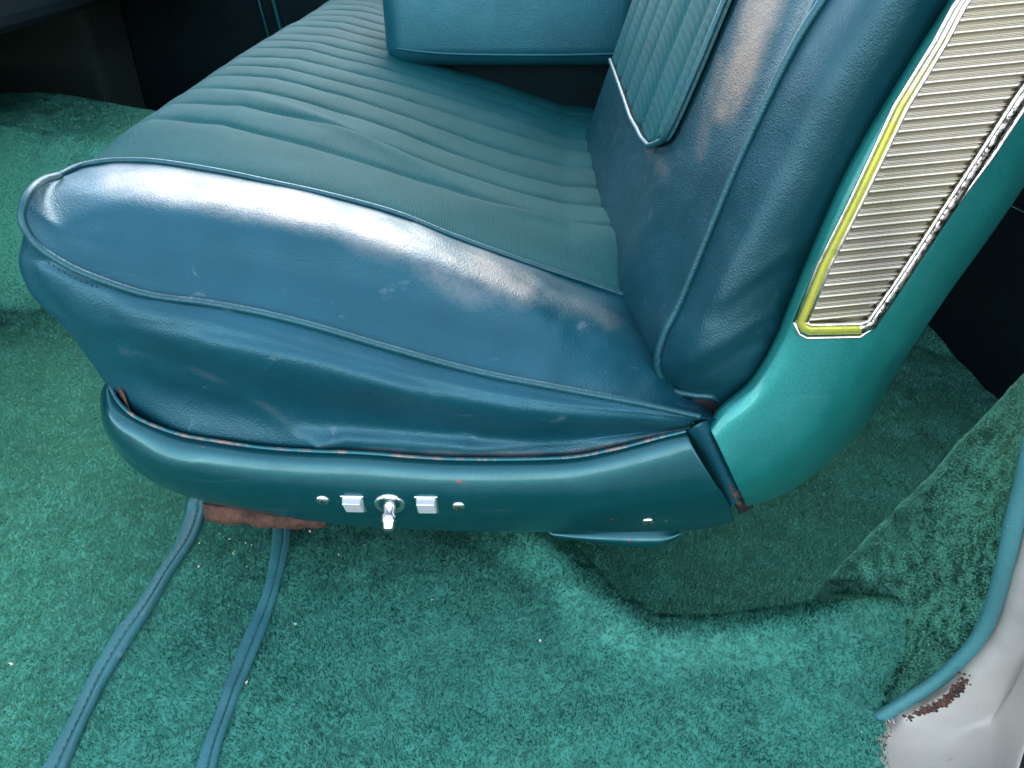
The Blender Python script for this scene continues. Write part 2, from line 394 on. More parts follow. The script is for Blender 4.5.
def wr(G, items):
    n = facing(G); UV = proj(G); dsp = np.zeros(G.shape[:2])
    for pts, wd, am in items: dsp += am * ridge(UV, pts, wd)
    return G + n * dsp[..., None]
GB = loft([R0, R1, R2, R3, R4, R5, side_pipe], 300, 10)
GB = wr(GB, [([(110, 352), (170, 372), (250, 400), (308, 438)], 9, .002),
             ([(120, 345), (200, 372), (290, 398)], 12, -.002),
             ([(318, 446), (345, 438), (400, 440), (480, 447), (600, 440), (690, 425)], 6, .003),
             ([(300, 425), (380, 432), (470, 436)], 8, -.002), ([(210, 345), (330, 362), (430, 400)], 10, .0015),
             ([(60, 262), (100, 300), (120, 340)], 14, -.002), ([(430, 395), (560, 420), (640, 428)], 12, -.002)])
GB = GB + facing(GB) * (.0007 * vnoise(GB, 22, 41))[..., None]
GT = loft([side_pipe, B1, B2, B3, top_pipe], 300, 12)
GT = wr(GT, [([(250, 262), (400, 290), (520, 335)], 26, -.004), ([(90, 200), (200, 225), (300, 262)], 22, .0015),
             ([(560, 320), (640, 372)], 16, -.003), ([(430, 262), (560, 320)], 14, .002)])
GT = GT + facing(GT) * (.0007 * vnoise(GT, 26, 42))[..., None]
def set_wear_sheen(o, G, items):
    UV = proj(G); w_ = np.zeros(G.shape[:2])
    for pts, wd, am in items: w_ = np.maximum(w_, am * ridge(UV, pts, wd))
    w_ = w_ * (1 + .35 * vnoise(G, 30, 91)); at = o.data.attributes.new('wear_sheen', 'FLOAT', 'POINT'); at.data.foreach_set('value', np.clip(w_, 0, 1).astype(np.float32).ravel())
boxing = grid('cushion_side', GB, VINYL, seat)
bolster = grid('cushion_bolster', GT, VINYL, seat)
set_wear_sheen(bolster, GT, [([(120, 182), (200, 190), (290, 205), (370, 228), (450, 262), (520, 288)], 20, 1.), ([(300, 205), (400, 240), (480, 285)], 26, .6), ([(520, 290), (610, 320)], 16, .28)])  # rubbed crown, plus its pale sheen put into the colour
set_wear_sheen(boxing, GB, [([(120, 350), (200, 372), (270, 408), (300, 438)], 6, .2), ([(318, 450), (450, 455), (560, 456), (690, 432)], 5, .5)])
off = lambda P, d: np.asarray(P) + np.array(d)
tube('piping', off(side_pipe[:-1], (0, -.002, .001)), .0032, PIPE, seat, n=260)
tube('piping', off(top_pipe[:-1], (0, 0, .0015)), .0026, PIPE, seat, n=240)
# stitched gathers just under the piping
sb = MB(); sp = resamp(side_pipe, 330)
for i in range(30, 322, 2):
    p = sp[i] + np.array([0, -.0035, -.0062 - .0006 * random.random()]); q = p + (sp[i + 1] - sp[i]) * .55 + np.array([0, 0, -.0006])
    V, Fc = tubegeo(np.array([p, (p + q) / 2 + (0, -.0006, 0), q]), .00055, k=5); sb.add(V, Fc)
sb.build('seam_stitching', PIPE, seat)

# ---- pleated cloth cushion ----
def front_x(y): return -.406 + .004 * math.sin(y * 7)
def cushion_z(s, y):
    """s = 0 at the front edge, 1 at the backrest"""
    top = np.interp(s, [0, .06, .2, .45, .7, .9, 1.15], [.408, .414, .408, .372, .335, .303, .288])
    return top
ys = np.r_[np.linspace(.12, 1.5, 420)]
SEAMS = [.12, .235, .305, .375, .445, .51, .575, .64, .705, .77, .84, .91, .98, 1.05, 1.12, 1.19, 1.26, 1.33, 1.40, 1.47]
ns = 150; CG = np.zeros((len(ys), ns + 26, 3))
tpx = top_pipe[::1]; tp = resamp(top_pipe, 400)
def pleat(y, s, seams, wob=.0025):
    out = np.zeros_like(s); near = np.full_like(s, 9.); width = np.ones_like(s) * .07
    for i, k in enumerate(seams[:-1]):
        k0 = k + (wob * np.sin(s * 5 + i * 1.9) if i else 0); k1 = seams[i + 1] + wob * np.sin(s * 5 + (i + 1) * 1.9)
        t = (y - k0) / (k1 - k0); inn = (t >= 0) & (t <= 1)
        q_ = np.abs(2 * np.clip(t, 0, 1) - 1); f = .45 * (1 - q_**2) + .55 * (1 - q_**9)
        out = np.where(inn, f, out)
    return out
sv = np.linspace(0, 1.12, ns)
for i, y in enumerate(ys):
    x0 = front_x(y); x1 = .115 + .03 * smooth((y - .3) / .4)
    s = sv; x = x0 + (x1 - x0) * s; z = cushion_z(s, y).copy()
    z += .012 * smooth((y - .15) / .15) * np.sin(np.clip(s, 0, 1) * np.pi) * .4
    # blend into the top piping line of the bolster
    k = 1 - smooth((y - .12) / .10)
    zt = np.interp(x, tp[80:, 0], tp[80:, 2]); z = z * (1 - k) + (zt - .0005) * k
    # sat-in hollow
    z -= .014 * np.exp(-((y - .36) / .13)**2 - ((s - .72) / .22)**2)
    z += .0075 * pleat(y, s, SEAMS) * (1 - .15 * smooth((s - .45) / .5)) * (.2 + .8 * smooth(s / .14))
    wz = y - (.33 - .10 * s) - .02 * np.sin(s * 6); z += .007 * np.exp(-(wz / .018)**2) * np.exp(-((s - .45) / .22)**2)
    wz = y - (.22 + .10 * (s - .8)); z += .005 * np.exp(-(wz / .012)**2) * np.exp(-((s - .85) / .12)**2)
    fr = np.linspace(0, 1, 26)
    yy = y
    if y < .2:  # front corner follows the bolster's nose
        kk = (.2 - y) / .08
    else: kk = 0
    fx = x0 + -.002 * kk**2 - .004 * np.sin(fr * np.pi) + .05 * fr[::-1] * 0
    zf = .12 + (z[0] - .12) * (1 - (1 - fr)**1.0)
    fx = x0 + -.002 * kk**2 + .045 * (1 - fr)**1.3 - .012 * np.sin(fr * np.pi)**2 * 0
    xs = x + -.002 * kk**2 * (1 - smooth(s / .25))
    zc = z.copy()
    rr = np.clip(1 - s / .05, 0, 1); zc -= .006 * rr**2
    CG[i, :26] = np.stack([fx, np.full(26, yy), zf - .006 * fr], -1); CG[i, 26:] = np.stack([xs, np.full(ns, yy), zc], -1)
CG[..., 2] += .0012 * vnoise(CG, 18, 51) * smooth((CG[..., 1] - .12) / .03)
grid('cushion_cloth', CG, CLOTH, seat)

# ---- backrest ----
def face_x(y, z, crown=.032):
    c = crown * smooth((y - .03) / .11) + .006 * smooth((y - .2) / .1)
    return .150 + (z - .315) * .305 - c + .018 * smooth((.30 - z) / .12) 
oy = .03
opipe = row([(716, 397, .01), (695, 394, .012), (678, 391, .018), (668, 385), (658, 364), (665, 334), (683, 297), (729, 184), (761, 113), (796, 43), (823, 0), (860, -58), (905, -125)], oy)
zz = [.19, .20, .215, .235, .26, .30, .34, .42, .50, .56, .62, .68, .76]
def frow(y, bul=0):
    return np.array([[face_x(y, z) - bul * math.sin(math.pi * min(1, max(0, (z - .2) / .5))), y, z] for z in zz])
S0 = row([(740, 425), (738, 412), (745, 400), (765, 385), (785, 350), (800, 318), (812, 290), (858, 184), (897, 113), (937, 43), (964, 0), (1003, -58), (1050, -125)], .022)
S1 = row([(722, 408, .012), (727, 396, .006), (735, 385, .0), (745, 372, -.004), (758, 346), (772, 310), (788, 275), (832, 184), (870, 113), (912, 43), (938, 0), (978, -58), (1025, -125)], -.006)
S2 = row([(718, 402, .010), (708, 392, .005), (700, 380, -.002), (700, 368, -.006), (706, 345), (718, 310), (738, 265), (782, 184), (816, 113), (853, 43), (880, 0), (918, -58), (962, -125)], -.013)
GS = loft([S0, S1, S2, opipe], 220, 12)
GS = wr(GS, [([(690, 360), (735, 335), (775, 310)], 7, .0018), ([(700, 378), (740, 352), (770, 338)], 6, -.0018), ([(715, 320), (750, 290), (800, 262)], 10, -.0015),
             ([(725, 300), (790, 250)], 8, .0012)])
GS = GS + facing(GS) * (.0007 * vnoise(GS, 28, 43))[..., None]
grid('backrest_side', GS, VINYLB, seat)
bz = cr(np.array(zz), 220)
brow = [opipe] + [frow(y) for y in (.055, .09, .13, .18, .26, .36, .48, .58)]
endr = frow(.605); endr[:, 0] += .02; end2 = frow(.61); end2[:, 0] += .12
GF = loft(brow + [endr, end2], 220, 10)
# insert area sinks slightly; puckers run out of the insert corner
GF = wr(GF, [([(655, 150), (658, 185)], 9, .0009), ([(645, 135), (640, 170)], 12, -.0008)])
GF = GF + facing(GF) * (.0007 * vnoise(GF, 24, 44))[..., None]
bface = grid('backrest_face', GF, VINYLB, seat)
set_wear_sheen(bface, GF, [([(775, -30), (752, 40), (738, 80), (726, 110)], 17, .95), ([(720, 60), (705, 130), (700, 160)], 9, .4), ([(650, 150), (662, 170)], 10, .35), ([(616, 70), (632, 110), (652, 148)], 4, .5)])  # warm sheen painted near the top, rubbed spots lower down
tube('piping', off(np.vstack([row([(728, 412, .03)]), opipe[:-1]]), (-.001, -.0015, 0)), .0034, PIPE, seat, n=260)
# cloth insert in the backrest
def onface(y, z, dx=.0): return np.array([face_x(y, z) - dx, y, z])
def facept(u, v, dx=0.):
    lo, hi = -.1, 1.2
    for _ in range(50):
        m = (lo + hi) / 2; p = Y(u, v, m)
        if p[0] < face_x(m, p[2]) - dx: lo = m
        else: hi = m
    return Y(u, v, (lo + hi) / 2)
ins_r = [facept(u, v, .003) for u, v in [(655, 146), (664, 143), (675, 133), (702, 74), (733, 0), (763, -70), (785, -120)]]
ins_l = [facept(u, v, .003) for u, v in [(655, 146), (648, 138), (642, 127), (628, 94), (615, 60)]]
yr = float(np.mean([p[1] for p in ins_r[3:5]]))
zl = float(np.mean([ins_l[3][2], ins_l[4][2], ins_l[1][2]]))
print('insert', [p.round(3).tolist() for p in ins_r], [p.round(3).tolist() for p in ins_l])
# cloth: param a from right edge to left end, b from the lower edge upwards
rp = resamp(np.array(ins_r), 160); lp = resamp(np.array(ins_l), 90)
IG = np.zeros((90, 160, 3))
for i in range(90):
    y0, z0 = lp[i][1], lp[i][2]
    for j in range(160):
        dy, dz = rp[j][1] - rp[0][1], rp[j][2] - rp[0][2]
        y = y0 + dy * (1 - i / 89); z = z0 + dz
        a = (y - rp[0][1]) / .062; t = a - math.floor(a)
        pf = .0045 * (.4 * (1 - abs(2 * t - 1)**2) + .6 * (1 - abs(2 * t - 1)**8)) * smooth(i / 6)  * smooth(j / 6)
        IG[i, j] = (face_x(y, z) - .004 - pf, y, z)
grid('backrest_cloth', IG, CLOTHB, seat)
PIPEW = vinyl('piping_worn', (.03, .12, .15), .3, (.55, .6, .62), wear_sheen=.9)
pp = list(lp[::-3]) + list(rp[1::3])
tube('piping', np.array([(face_x(p[1], p[2]) - .010, p[1], p[2]) for p in pp]), .0028, PIPE, seat, n=240)

# ---- armrest ----
av, af = boxgeo((-.200, .71, .375), (.20, .99, .52))
arm = mesh('armrest', av, af, VARM, seat, flat=True); bevel(arm, .032, 8); arm.data.shade_smooth()
tube('armrest_seam', [(-.18, .7095, .405), (-.1, .7085, .398), (.05, .7085, .396), (.18, .709, .398)], .002, VARM, seat, n=30)
box('armrest_shadow_block', (-.10, .76, .22), (.28, .98, .41), VDARK, seat, .01)  # dark box added to keep the gap under the armrest in shade
GP = loft([frow(y) + np.array([d_, 0, 0]) for y, d_ in ((1.0, .10), (1.0, .012), (1.02, 0), (1.2, 0), (1.4, 0), (1.49, .0), (1.5, .1))], 60, 6)
grid('passenger_backrest', GP, VINYLB, seat)
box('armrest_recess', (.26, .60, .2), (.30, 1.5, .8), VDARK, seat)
box('gap_shadow_block', (.135, .63, .28), (.28, .80, .315), VDARK, seat, .006)  # dark box painting the shadow in the gap beside the armrest

# ---- lower side shield ----
T = [(112, 380, .06), (108, 384, .03), (116, 403, .008), (136, 421, -.006), (177, 437), (221, 445), (265, 451), (312, 454), (363, 456), (452, 462), (559, 461), (611, 453), (662, 440), (687, 434)]
def sh(d, y, ends=None, sq=0):
    out = []
    for k, p in enumerate(T):
        out.append((p[0], p[1] + d, (p[2] if len(p) == 3 else 0) + y if len(p) == 3 else y))
    return out
top = row(T, -.010)
inr = row([(120, 386, .07), (118, 392, .04), (124, 408, .016), (142, 425, .006), (180, 440), (223, 449), (266, 455), (313, 458), (364, 460), (452, 466), (559, 465), (611, 457), (662, 444), (686, 438)], .002)
m1 = row([(104, 388, .05), (103, 395, .025), (108, 412, .0), (128, 432, -.014), (172, 448), (218, 456), (263, 462), (311, 466), (363, 469), (452, 474), (559, 473), (615, 467), (668, 456), (694, 448)], -.020)
m2 = row([(103, 400, .05), (102, 410, .025), (108, 430, .0), (130, 450, -.016), (170, 466), (216, 476), (262, 483), (311, 488), (363, 492), (455, 496), (563, 496), (622, 494), (680, 486), (712, 478)], -.025)
m3 = row([(104, 408, .05), (106, 424, .026), (116, 444, .002), (138, 463, -.014), (172, 482), (216, 494), (262, 501), (311, 507), (365, 511), (457, 514), (566, 515), (628, 514), (690, 508), (728, 502)], -.017)
bt = row([(106, 414, .05), (110, 432, .03), (120, 452, .01), (142, 473, -.004), (174, 490), (214, 502), (262, 511), (311, 519), (366, 525), (457, 529), (566, 530), (640, 530), (700, 527), (734, 519)], .002)
un = row([(118, 420, .07), (122, 436, .05), (132, 452, .03), (150, 470, .02), (180, 488), (218, 500), (264, 509), (313, 517), (366, 523), (457, 527), (566, 528), (640, 528), (698, 525), (730, 517)], .012)
GL = loft([inr, top, m1, m2, m3, bt, un], 260, 8)
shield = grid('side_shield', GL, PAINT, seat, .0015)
# rolled top edge: scuffed bright metal showing through
EDGE = M('scuffed_edge'); EDGE.set(Base_Color=EDGE.mix(EDGE.ramp(EDGE.noise(55, 7, .75), .5, .62), (.02, .14, .16), (.30, .20, .15)), Metallic=.4, Roughness=.4); EDGE = EDGE.m
tube('rolled_edge', off(top, (0, .003, .001)), .0022, EDGE, shield, n=240)
# right end cap + dark welt between the two shields
ep = [GL[i, -1] for i in range(0, GL.shape[0], 4)]
gw = loft([row([(686, 434), (694, 446), (713, 478), (730, 508)], .006), row([(691, 428), (701, 444), (717, 474), (733, 506)], -.013), row([(698, 423), (708, 440), (722, 468), (737, 500)], -.017),
           row([(705, 420), (713, 436), (726, 463), (741, 497)], -.012), row([(712, 420), (720, 438), (732, 464), (746, 500)], .006)], 40, 6)
grid('gap_welt', gw, VINYL, seat, .002)
gb = loft([row([(688, 398), (705, 440), (722, 475), (738, 512)], .016), row([(735, 385), (735, 440), (745, 470), (752, 505)], .016)], 20, 6)
grid('gap_backing', gb, DARKM, seat, .004)
# inner lip (rusty bracket at the front tip)
br = loft([row([(106, 377, .03), (116, 379, .022), (124, 392, .012)]), row([(112, 392, .034), (122, 402, .026), (132, 414, .010)])], 20, 6)
grid('front_bracket', br, RUST, seat, .002)
hb = MB()
for (u, v, r_) in ((735, 494, .0045), (731, 487, .003), (738, 502, .003)):
    V, Fc = tubegeo(np.array([Y(u - 3, v - 2, -.016), Y(u, v, -.019), Y(u + 3, v + 3, -.016)]), [r_ * .7, r_, r_ * .5], k=7); hb.add(V, Fc)
hb.build('rusty_hinge_end', RUST, seat)
# lower trim hanging below the shield
LT = loft([row([(545, 527, .02), (600, 528, .02), (660, 529, .02), (690, 527, .02)]), row([(550, 534), (600, 539), (655, 541), (680, 534)], .012),
           row([(556, 537), (605, 543), (650, 547), (676, 538)], .016), row([(560, 536), (605, 541), (650, 544), (672, 536)], .04)], 40, 5)
grid('lower_trim', LT, PAINT, seat, .001)
# switches, lever, screws
def onsh(u, v):
    UV = proj(GL); k = np.argmin(((UV - (u, v))**2).sum(-1) + 1e4 * (GL[..., 1] > -.005)); i, j = np.unravel_index(k, UV.shape[:2]); return GL[i, j], facing(GL)[i, j]
def frame_at(u, v):
    p, n = onsh(u, v); n = Vector(n); x = Vector((1, 0, 0)); yv = n.cross(x).normalized(); x = yv.cross(n).normalized()
    return Vector(Y(u, v, float(p[1]))), n, x, yv
def pushed(name, fr, geo, mat, parent, bv=0):
    p, n, x, yv = fr; V = [tuple(p + x * a + yv * b + n * c) for a, b, c in geo[0]]
    o = mesh(name, V, geo[1], mat, parent, flat=True)
    if bv: bevel(o, bv)
    return o
for (u, v) in ((354, 503), (427, 504)):
    fr = frame_at(u, v)
    bz_ = pushed('switch_bezel', fr, boxgeo((-.0112, -.0140, -.002), (.0112, .0140, .0018)), CHROME, shield, .001)
    rk = [(-.009, -.0120, .001), (.009, -.0120, .001), (.009, .0120, .001), (-.009, .0120, .001), (-.0085, -.0115, .0035), (.0085, -.0115, .0035), (.0085, .0115, .009), (-.0085, .0115, .009)]
    pushed('switch_rocker', fr, (rk, boxgeo((0, 0, 0), (1, 1, 1))[1]), WHITEP, bz_, .0008)
def lathe(fr, prof, k=20, ax=None):
    p, n, x, yv = fr
    if ax is not None:
        n = ax; x = Vector((1, 0, 0)); yv = n.cross(x).normalized(); x = yv.cross(n)
    V = []
    for r_, h_ in prof:
        for i in range(k):
            a = 2 * math.pi * i / k; V.append(tuple(p + n * h_ + x * (r_ * math.cos(a)) + yv * (r_ * math.sin(a))))
    return V, gridfaces(len(prof), k, True).tolist() + [[(len(prof) - 1) * k + i for i in range(k)]]
fr = frame_at(390, 503)
lev = mesh('lever_bezel', *lathe(fr, [(.0150, -.002), (.0150, .0022), (.0135, .0036), (.0115, .0030), (.0095, .0006), (.0090, -.002)]), CHROME, shield)
mesh('bezel_hollow', *lathe(fr, [(.0095, .0003), (.009, .0009)]), DARKM, lev)
ax = Vector((.0, -.82, -.57)).normalized()
mesh('lever_knob', *lathe(fr, [(.0058, -.001), (.0064, .003), (.0062, .010), (.0074, .013), (.0076, .018), (.0062, .020), (.0060, .025), (.0040, .027)], 18, ax), CHROME, lev)
for (u, v) in ((323, 499), (459, 505), (648, 520)):
    fr = frame_at(u, v); sc = mesh('screw', *lathe(fr, [(.0068, -.002), (.0068, .0018), (.0056, .0032), (.002, .0040)], 16), CHROME, shield)
    for q in ((.0030, .0006), (.0006, .0030)):
        pushed('screw_slot', fr, boxgeo((-q[0] * 1.2, -q[1] * 1.2, .0024), (q[0] * 1.2, q[1] * 1.2, .0044)), DARKM, sc)

# rusty seat track under the shield
tr_ = loft([row([(203, 503, .02), (240, 508, .02), (290, 517, .02), (330, 521, .02)]), row([(205, 514, .015), (222, 520, .015), (245, 519, .015), (262, 524, .015), (290, 523, .018), (326, 523, .02)]), row([(206, 518, .03), (240, 522, .03), (290, 526, .03), (326, 526, .03)])], 60, 5)
tr_ = tr_ + facing(tr_) * (.002 * vnoise(tr_, 90, 61))[..., None]
grid('seat_track', tr_, RUST, seat, .003)

# ---- backrest side shield ----
L = [(709, 425), (722, 409), (753, 381), (777, 341), (794, 299), (843, 184), (897, 87), (952, 0), (990, -60), (1035, -130), (1085, -215)]
Rr = [(746, 505), (779, 494), (814, 473), (862, 428), (893, 374), (945, 296), (985, 240), (1024, 182), (1062, 125), (1105, 60), (1175, -45)]
ws = [(-.02, .03), (-.012, .006), (0, -.006), (.035, -.012), (.09, -.017), (.2, -.0215), (.45, -.025), (.68, -.024), (.80, -.019), (.90, -.010), (.965, .002), (1, .016), (.985, .035), (.96, .05)]
rws = []
for wgt, y in ws:
    pts = [(l[0] + (r_[0] - l[0]) * wgt, l[1] + (r_[1] - l[1]) * wgt, y) for l, r_ in zip(L, Rr)]
    rws.append(row(pts))
GU = loft(rws, 240, 7, arc=False)
GU = GU + facing(GU) * (.0006 * vnoise(GU, 14, 71))[..., None]
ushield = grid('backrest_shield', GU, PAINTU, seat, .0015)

# ---- ribbed bright trim ----
YF = -.0305
frame_out = [(797, 322), (801, 331), (809, 335), (862, 334), (876, 328), (901, 291), (927, 252), (953, 213), (990, 156), (1024, 105), (1100, -10), (1013, -78), (956, 6), (936, 43), (897, 106), (853, 200), (820, 266)]
frame_in = [(807, 322), (808, 324), (811, 325), (860, 324), (869, 321), (893, 287), (918, 249), (945, 207), (981, 152), (1016, 98), (1091, -12), (1022, -72), (965, 6), (946, 43), (907, 108), (863, 200), (830, 266)]
n = len(frame_out)
o3 = row([(a, b) for a, b in frame_out], YF + .003); o3b = row([(a, b) for a, b in frame_out], YF - .001)
mid3 = row([((a[0] * 2 + b[0]) / 3, (a[1] * 2 + b[1]) / 3) for a, b in zip(frame_out, frame_in)], YF - .0032)
mid4 = row([((a[0] + b[0] * 2) / 3, (a[1] + b[1] * 2) / 3) for a, b in zip(frame_out, frame_in)], YF - .0032)
i3b = row([(a, b) for a, b in frame_in], YF - .001); i3 = row([(a, b) for a, b in frame_in], YF + .003)
def ring(rowsl):
    V = np.concatenate(rowsl); Fc = []
    for k in range(len(rowsl) - 1):
        for j in range(n): Fc.append([k * n + j, k * n + (j + 1) % n, (k + 1) * n + (j + 1) % n, (k + 1) * n + j])
    return V, Fc
RV, RF = ring([o3, o3b, mid3, mid4, i3b, i3])
trim = mesh('trim_frame', RV, [f for f in RF if not 3 <= f[0] % n <= 10], YEL, ushield)
trimr = mesh('trim_frame_side', RV, [f for f in RF if 3 <= f[0] % n <= 10], PIT, ushield)
outl = row([(u - 2.5 if u < 960 else u + 3, v + (3 if 330 < v else 0)) for u, v in frame_out[:17]], YF + .0016)
tube('trim_edge_bead', np.vstack([outl, outl[:1]]), .0015, CHROME, ushield, k=8)
inl = row(frame_in, YF - .0018); tube('trim_inner_bead', np.vstack([inl, inl[:1]]), .0016, CHROME, ushield, k=8)
# the ribbed plate: horizontal ribs across the frame opening
def xr(v): # left, right pixel at image row v
    Lp = [(809, 322), (830, 266), (863, 200), (907, 108), (946, 43), (965, 6), (1022, -72)]
    Rp = [(869, 322), (893, 287), (918, 249), (945, 207), (981, 152), (1016, 98), (1091, -12), (1135, -78)]
    f = lambda A, q: float(np.interp(-q, [-p[1] for p in A], [p[0] for p in A])); return f(Lp, v), f(Rp, v)
ribs = []; v = 326.; vs = []
while v > -70:
    vs.append(v); v -= 11.35 + .0042 * (326 - v)
prof = [(0, .0009), (.06, -.0011), (.12, -.0018), (.19, -.0010), (.24, .0012), (.30, .0010), (.6, .0002), (.9, -.0010), (.95, .0004)]
lines = []
for a, b in zip(vs[:-1], vs[1:]):
    for f_, yy in prof:
        vv = a + (b - a) * f_; lines.append((vv, yy))
RG = []
for vv, yy in lines:
    l_, r_ = xr(vv + 1)[0] - 3, xr(vv - 5)[1] + 4.5; RG.append([Y(l_ + (r_ - l_) * t, vv + 3 - 8 * t * ((r_ - l_) / 80), YF + .0012 + yy * min(1, 9 * t * (1 - t) + .12)) for t in np.linspace(0, 1, 30)])
RG = np.array(RG); rb = grid('ribbed_plate', RG, RIBM, ushield)
for p in rb.data.polygons: p.use_smooth = True

# ================================================================== FLOOR STRIPS
def strip(pts, wpx, label):
    P = resamp(np.array([Z(u, v, .004) for u, v in pts]), 90)
    P[:, 2] = floor_z(P[:, 0], P[:, 1]) + .0045
    P[:4, 2] += .004
    T_ = np.gradient(P, axis=0); T_ /= np.linalg.norm(T_, axis=1, keepdims=True); sd = np.cross(T_, (0, 0, 1.)); sd /= np.linalg.norm(sd, axis=1, keepdims=True)
    W = wpx
    wr_ = 1 + .10 * np.sin(np.linspace(0, 14, 90)) + .05 * rng.normal(size=90).cumsum() / 9
    cs = [(-1, -.004), (-.98, .0005), (-.85, .0024), (-.6, .0034), (-.38, .0026), (-.28, .0012), (-.16, .0022), (.15, .0028), (.55, .0026), (.85, .0018), (1, .0), (1, -.004)]
    G = np.array([[P[i] + sd[i] * (c * W * wr_[i]) + np.array([0, 0, h_]) for i in range(90)] for c, h_ in cs])
    G = cr(G, 45)
    o = grid('floor_strip', G, STRIP)
    st = MB()
    for i in range(2, 88, 2):
        p = P[i] + np.array([0, 0, .0050]) - sd[i] * W * .27 ; q = p + (P[min(i + 1, 89)] - P[i]) * .7
        V, Fc = tubegeo(np.array([p, q]), .0005, k=5); st.add(V, Fc)
    st.build('stitching', PIPE, o)
    return tag(o, label, 'vinyl strip', 'blue vinyl strips on the carpet')
strip([(199, 500), (187, 537), (164, 574), (142, 612), (119, 645), (96, 683), (77, 724), (57, 768), (45, 795)], .0098,
      'blue stitched vinyl strip on the carpet, nearer the left edge, beside the rusty seat track')
strip([(282, 515), (281, 545), (273, 585), (262, 615), (246, 655), (228, 700), (213, 740), (205, 768), (199, 795)], .0088,
      'blue stitched vinyl strip on the carpet, below the left switch, the shorter of the two')

# crumbs on the carpet
CR = M('crumb'); CR.set(Base_Color=(.55, .5, .4, 1), Roughness=.9); CR = CR.m
CRG = M('green_crumb'); CRG.set(Base_Color=(.25, .38, .12, 1), Roughness=.9); CRG = CRG.m
first = None
for k, (u, v) in enumerate([(230, 541), (252, 547), (246, 545), (199, 568), (235, 553), (247, 568), (339, 556), (200, 545), (220, 535), (11, 664), (296, 626), (247, 683), (365, 547), (432, 600), (310, 533), (540, 642), (860, 735)]):
    p = Z(u, v, .007); p[2] = floor_z(p[0], p[1]) + .0085
    if first is None:
        V = [(.002, 0, 0), (-.0018, .0005, 0), (0, .0013, 0), (0, -.0012, .0002), (0, 0, .001), (0, 0, -.0008)]
        first = mesh('crumb', V, [[0, 2, 4], [2, 1, 4], [1, 3, 4], [3, 0, 4], [2, 0, 5], [1, 2, 5], [3, 1, 5], [0, 3, 5]], CR, flat=True); o = first
    else:
        o = first.copy(); COL.objects.link(o)
    o.location = p; o.rotation_euler = (random.random(), random.random(), random.random() * 6); o.scale = [.45 + .8 * random.random()] * 3
    tag(o, 'tiny pale crumb lying on the green carpet pile', 'crumb', 'crumbs on the carpet')
lf = mesh('leaf_bit', [(-.004, 0, 0), (0, .0012, .001), (.004, .0002, .0), (0, -.001, .001), (0, 0, -.0006)], [[0, 3, 1], [1, 3, 2], [0, 1, 4], [1, 2, 4], [2, 3, 4], [3, 0, 4]], CRG, flat=True)
p = Z(234, 556, .007); lf.location = (p[0], p[1], floor_z(p[0], p[1]) + .0095); lf.rotation_euler = (0, 0, 2.2)
tag(lf, 'thin yellow-green plant bit on the carpet between the two blue strips', 'plant bit')

# ================================================================== WINDLACE AND SILL
wl = row([(872, 722), (885, 714), (911, 698), (938, 680), (960, 660), (977, 640), (989, 618), (998, 590), (1007, 556), (1016, 515), (1025, 480), (1036, 430), (1050, 370), (1066, 300), (1095, 170)], -.17)
wlo = tube('edge_trim', wl, .0066, STRIP, n=140, k=16, flat=.8, up=(0, 1, .3))
tag(wlo, 'pale blue vinyl edge trim curving between the green carpet panel and grey body metal', 'edge trim')
sill = empty('door_sill', (0, 0, 0), 'grey white painted door sill metal with rust along the blue edge trim, lower right corner', 'door sill')
s0 = row([(858, 800), (868, 745), (880, 728), (911, 706), (938, 690), (962, 668), (982, 645), (998, 618), (1006, 590), (1016, 556), (1026, 515), (1036, 480), (1058, 400), (1080, 310), (1110, 180)], -.168)
s1 = row([(875, 800), (884, 760), (892, 742), (925, 716), (950, 700), (975, 680), (995, 657), (1010, 628), (1018, 600), (1028, 562), (1038, 520), (1048, 485), (1070, 400), (1092, 310), (1122, 180)], -.178)
s2 = row([(930, 800), (925, 775), (930, 755), (955, 735), (985, 718), (1005, 700), (1022, 677), (1036, 645), (1046, 612), (1056, 575), (1066, 535), (1075, 495), (1096, 410), (1118, 318), (1148, 185)], -.188)
s3 = row([(985, 800), (988, 768), (992, 745), (1004, 715), (1016, 690), (1030, 665), (1046, 640), (1062, 615), (1076, 590), (1090, 560), (1100, 530), (1110, 495), (1130, 420), (1152, 325), (1185, 190)], -.196)
s4 = row([(1010, 810), (1018, 770), (1028, 740), (1042, 715), (1056, 690), (1070, 665), (1086, 640), (1102, 615), (1116, 590), (1130, 560), (1140, 530), (1150, 495), (1170, 420), (1195, 325), (1228, 190)], -.225)
SG = loft([s0, s1, s2, s3, s4], 120, 10)
SG = SG + facing(SG) * (.0012 * vnoise(SG, 30, 81))[..., None]
grid('sill_panel', SG, BODYP, sill, .002)
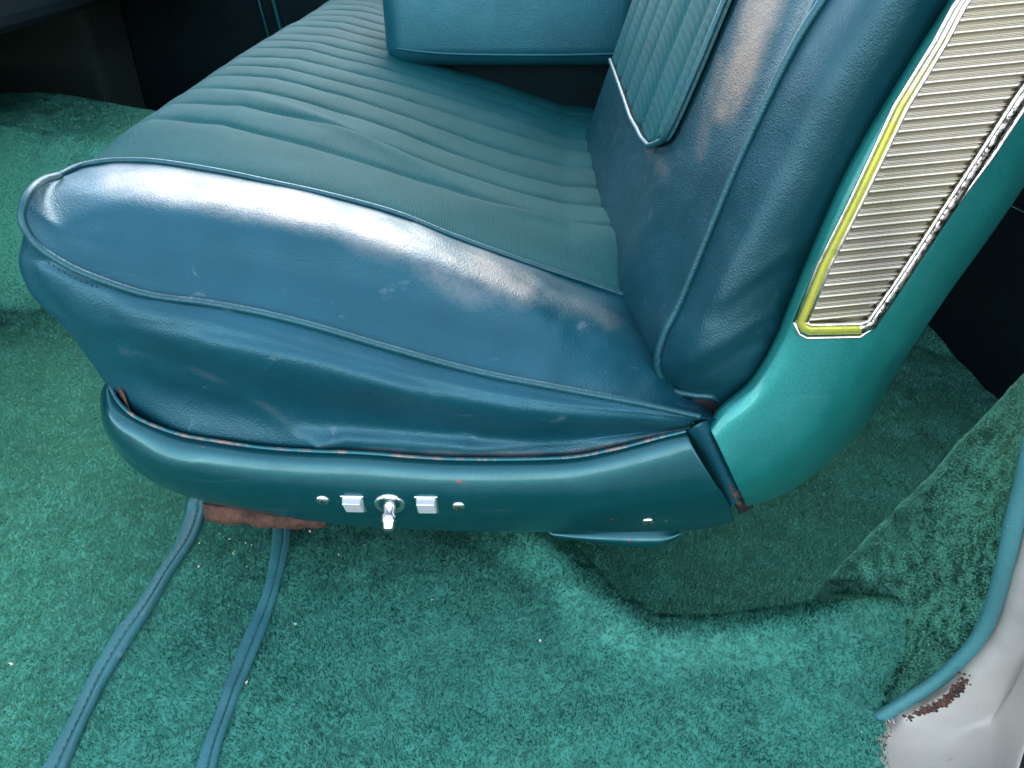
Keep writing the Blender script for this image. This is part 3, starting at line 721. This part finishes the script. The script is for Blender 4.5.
# rust and old glue crumbling along the trim
rp_ = row([(905, 718, -.180), (918, 713, -.181), (932, 708, -.182), (946, 700, -.183), (958, 688, -.183), (968, 676, -.182)])
rs = resamp(rp_, 60); rg = MB()
for i in range(60):
    for q in range(7 if 12 < i < 50 else 2):
        c = rs[i] + rng.normal(size=3) * (.0028, .0006, .0024); r_ = .0006 + .0011 * rng.random()
        V, Fc = tubegeo(np.array([c - (r_, 0, 0), c, c + (r_, 0, 0)]), [r_ * .3, r_ * .9, r_ * .3], k=6); rg.add(V, Fc)
rg.build('rust_crust', RUST, sill)
FR = M('frayed_backing'); FR.set(Base_Color=(.42, .36, .30, 1), Roughness=.95); FR = FR.m
fm = MB()
for k in range(26):
    t = k / 25; u = 884 - 22 * t + 6 * math.sin(k * 2.1); v = 725 + 38 * t; a = Y(u + 6, v - 3, -.176)
    P = [a]
    for q in range(4): P.append(P[-1] + rng.normal(size=3) * .003 + (-.0018, -.0005, -.001))
    V, Fc = tubegeo(resamp(np.array(P), 9), .0006, k=5); fm.add(V, Fc)
tag(fm.build('frayed_threads', FR), 'frayed pale backing threads at the ragged carpet corner beside the sill', 'threads')

# ================================================================== CAR SHELL (interior around the seat)
shell = empty('car_interior', (0, 0, 0), 'dark blue green car interior beyond the seat with dashboard underside and far door', 'car interior')
KICK = M('kick_panel_carpet'); KICK.set(Base_Color=KICK.mix(KICK.noise(40, 6, .7), (.005, .015, .011), (.013, .034, .026)), Roughness=.95); KICK = KICK.m
TRIMD = paint('dark_trim', (.006, .03, .032), .5)
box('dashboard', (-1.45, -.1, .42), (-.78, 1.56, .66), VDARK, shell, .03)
box('hump_sun_blocker', (-.80, 1.00, .44), (-.66, 1.5, .62), VDARK, shell, .012)  # box added to keep sun off the carpeted hump
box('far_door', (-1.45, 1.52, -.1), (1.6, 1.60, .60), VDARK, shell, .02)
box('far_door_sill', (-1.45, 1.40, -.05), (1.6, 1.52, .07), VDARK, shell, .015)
box('rear_shade_slab', (.60, -.06, 1.0), (1.6, 1.60, 1.04), VDARK, shell, .02)  # unseen slab added to darken the rear footwell
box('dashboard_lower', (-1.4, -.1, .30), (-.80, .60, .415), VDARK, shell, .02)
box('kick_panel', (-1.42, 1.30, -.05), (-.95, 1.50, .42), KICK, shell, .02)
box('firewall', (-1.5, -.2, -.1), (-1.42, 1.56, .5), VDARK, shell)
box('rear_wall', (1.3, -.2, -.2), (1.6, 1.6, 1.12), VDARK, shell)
box('far_pillar_blocker', (.28, 1.50, .6), (1.6, 1.58, 1.12), VDARK, shell)  # unseen, widened to keep sun off the rear footwell
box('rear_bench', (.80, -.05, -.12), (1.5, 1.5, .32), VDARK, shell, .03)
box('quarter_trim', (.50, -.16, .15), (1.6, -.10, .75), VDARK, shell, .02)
for x_, w_ in ((-.62, .008), (-.585, .012)):
    tube('door_trim_bead', [(x_ - .02, 1.50, .60), (x_, 1.505, .4), (x_ + .015, 1.51, .25), (x_ + .02, 1.51, .1)], w_ / 2, PAINT, shell, n=20)
tube('chrome_line', [Y(1006, 203, .3), Y(1016, 208, .3), Y(1040, 219, .3)], .001, CHROME, shell, n=10)
GRD = M('ground_concrete'); GRD.set(Base_Color=GRD.mix(GRD.noise(3, 5), (.12, .12, .11), (.2, .19, .18)), Roughness=.9); GRD = GRD.m
g = mesh('ground', [(-60, -60, -.42), (60, -60, -.42), (60, 60, -.42), (-60, 60, -.42)], [[0, 1, 2, 3]], GRD, flat=True); tag(g, kind='structure')
box('floor_pan', (-1.5, -.17, -.2), (1.6, 1.6, -.14), DARKM, shell)
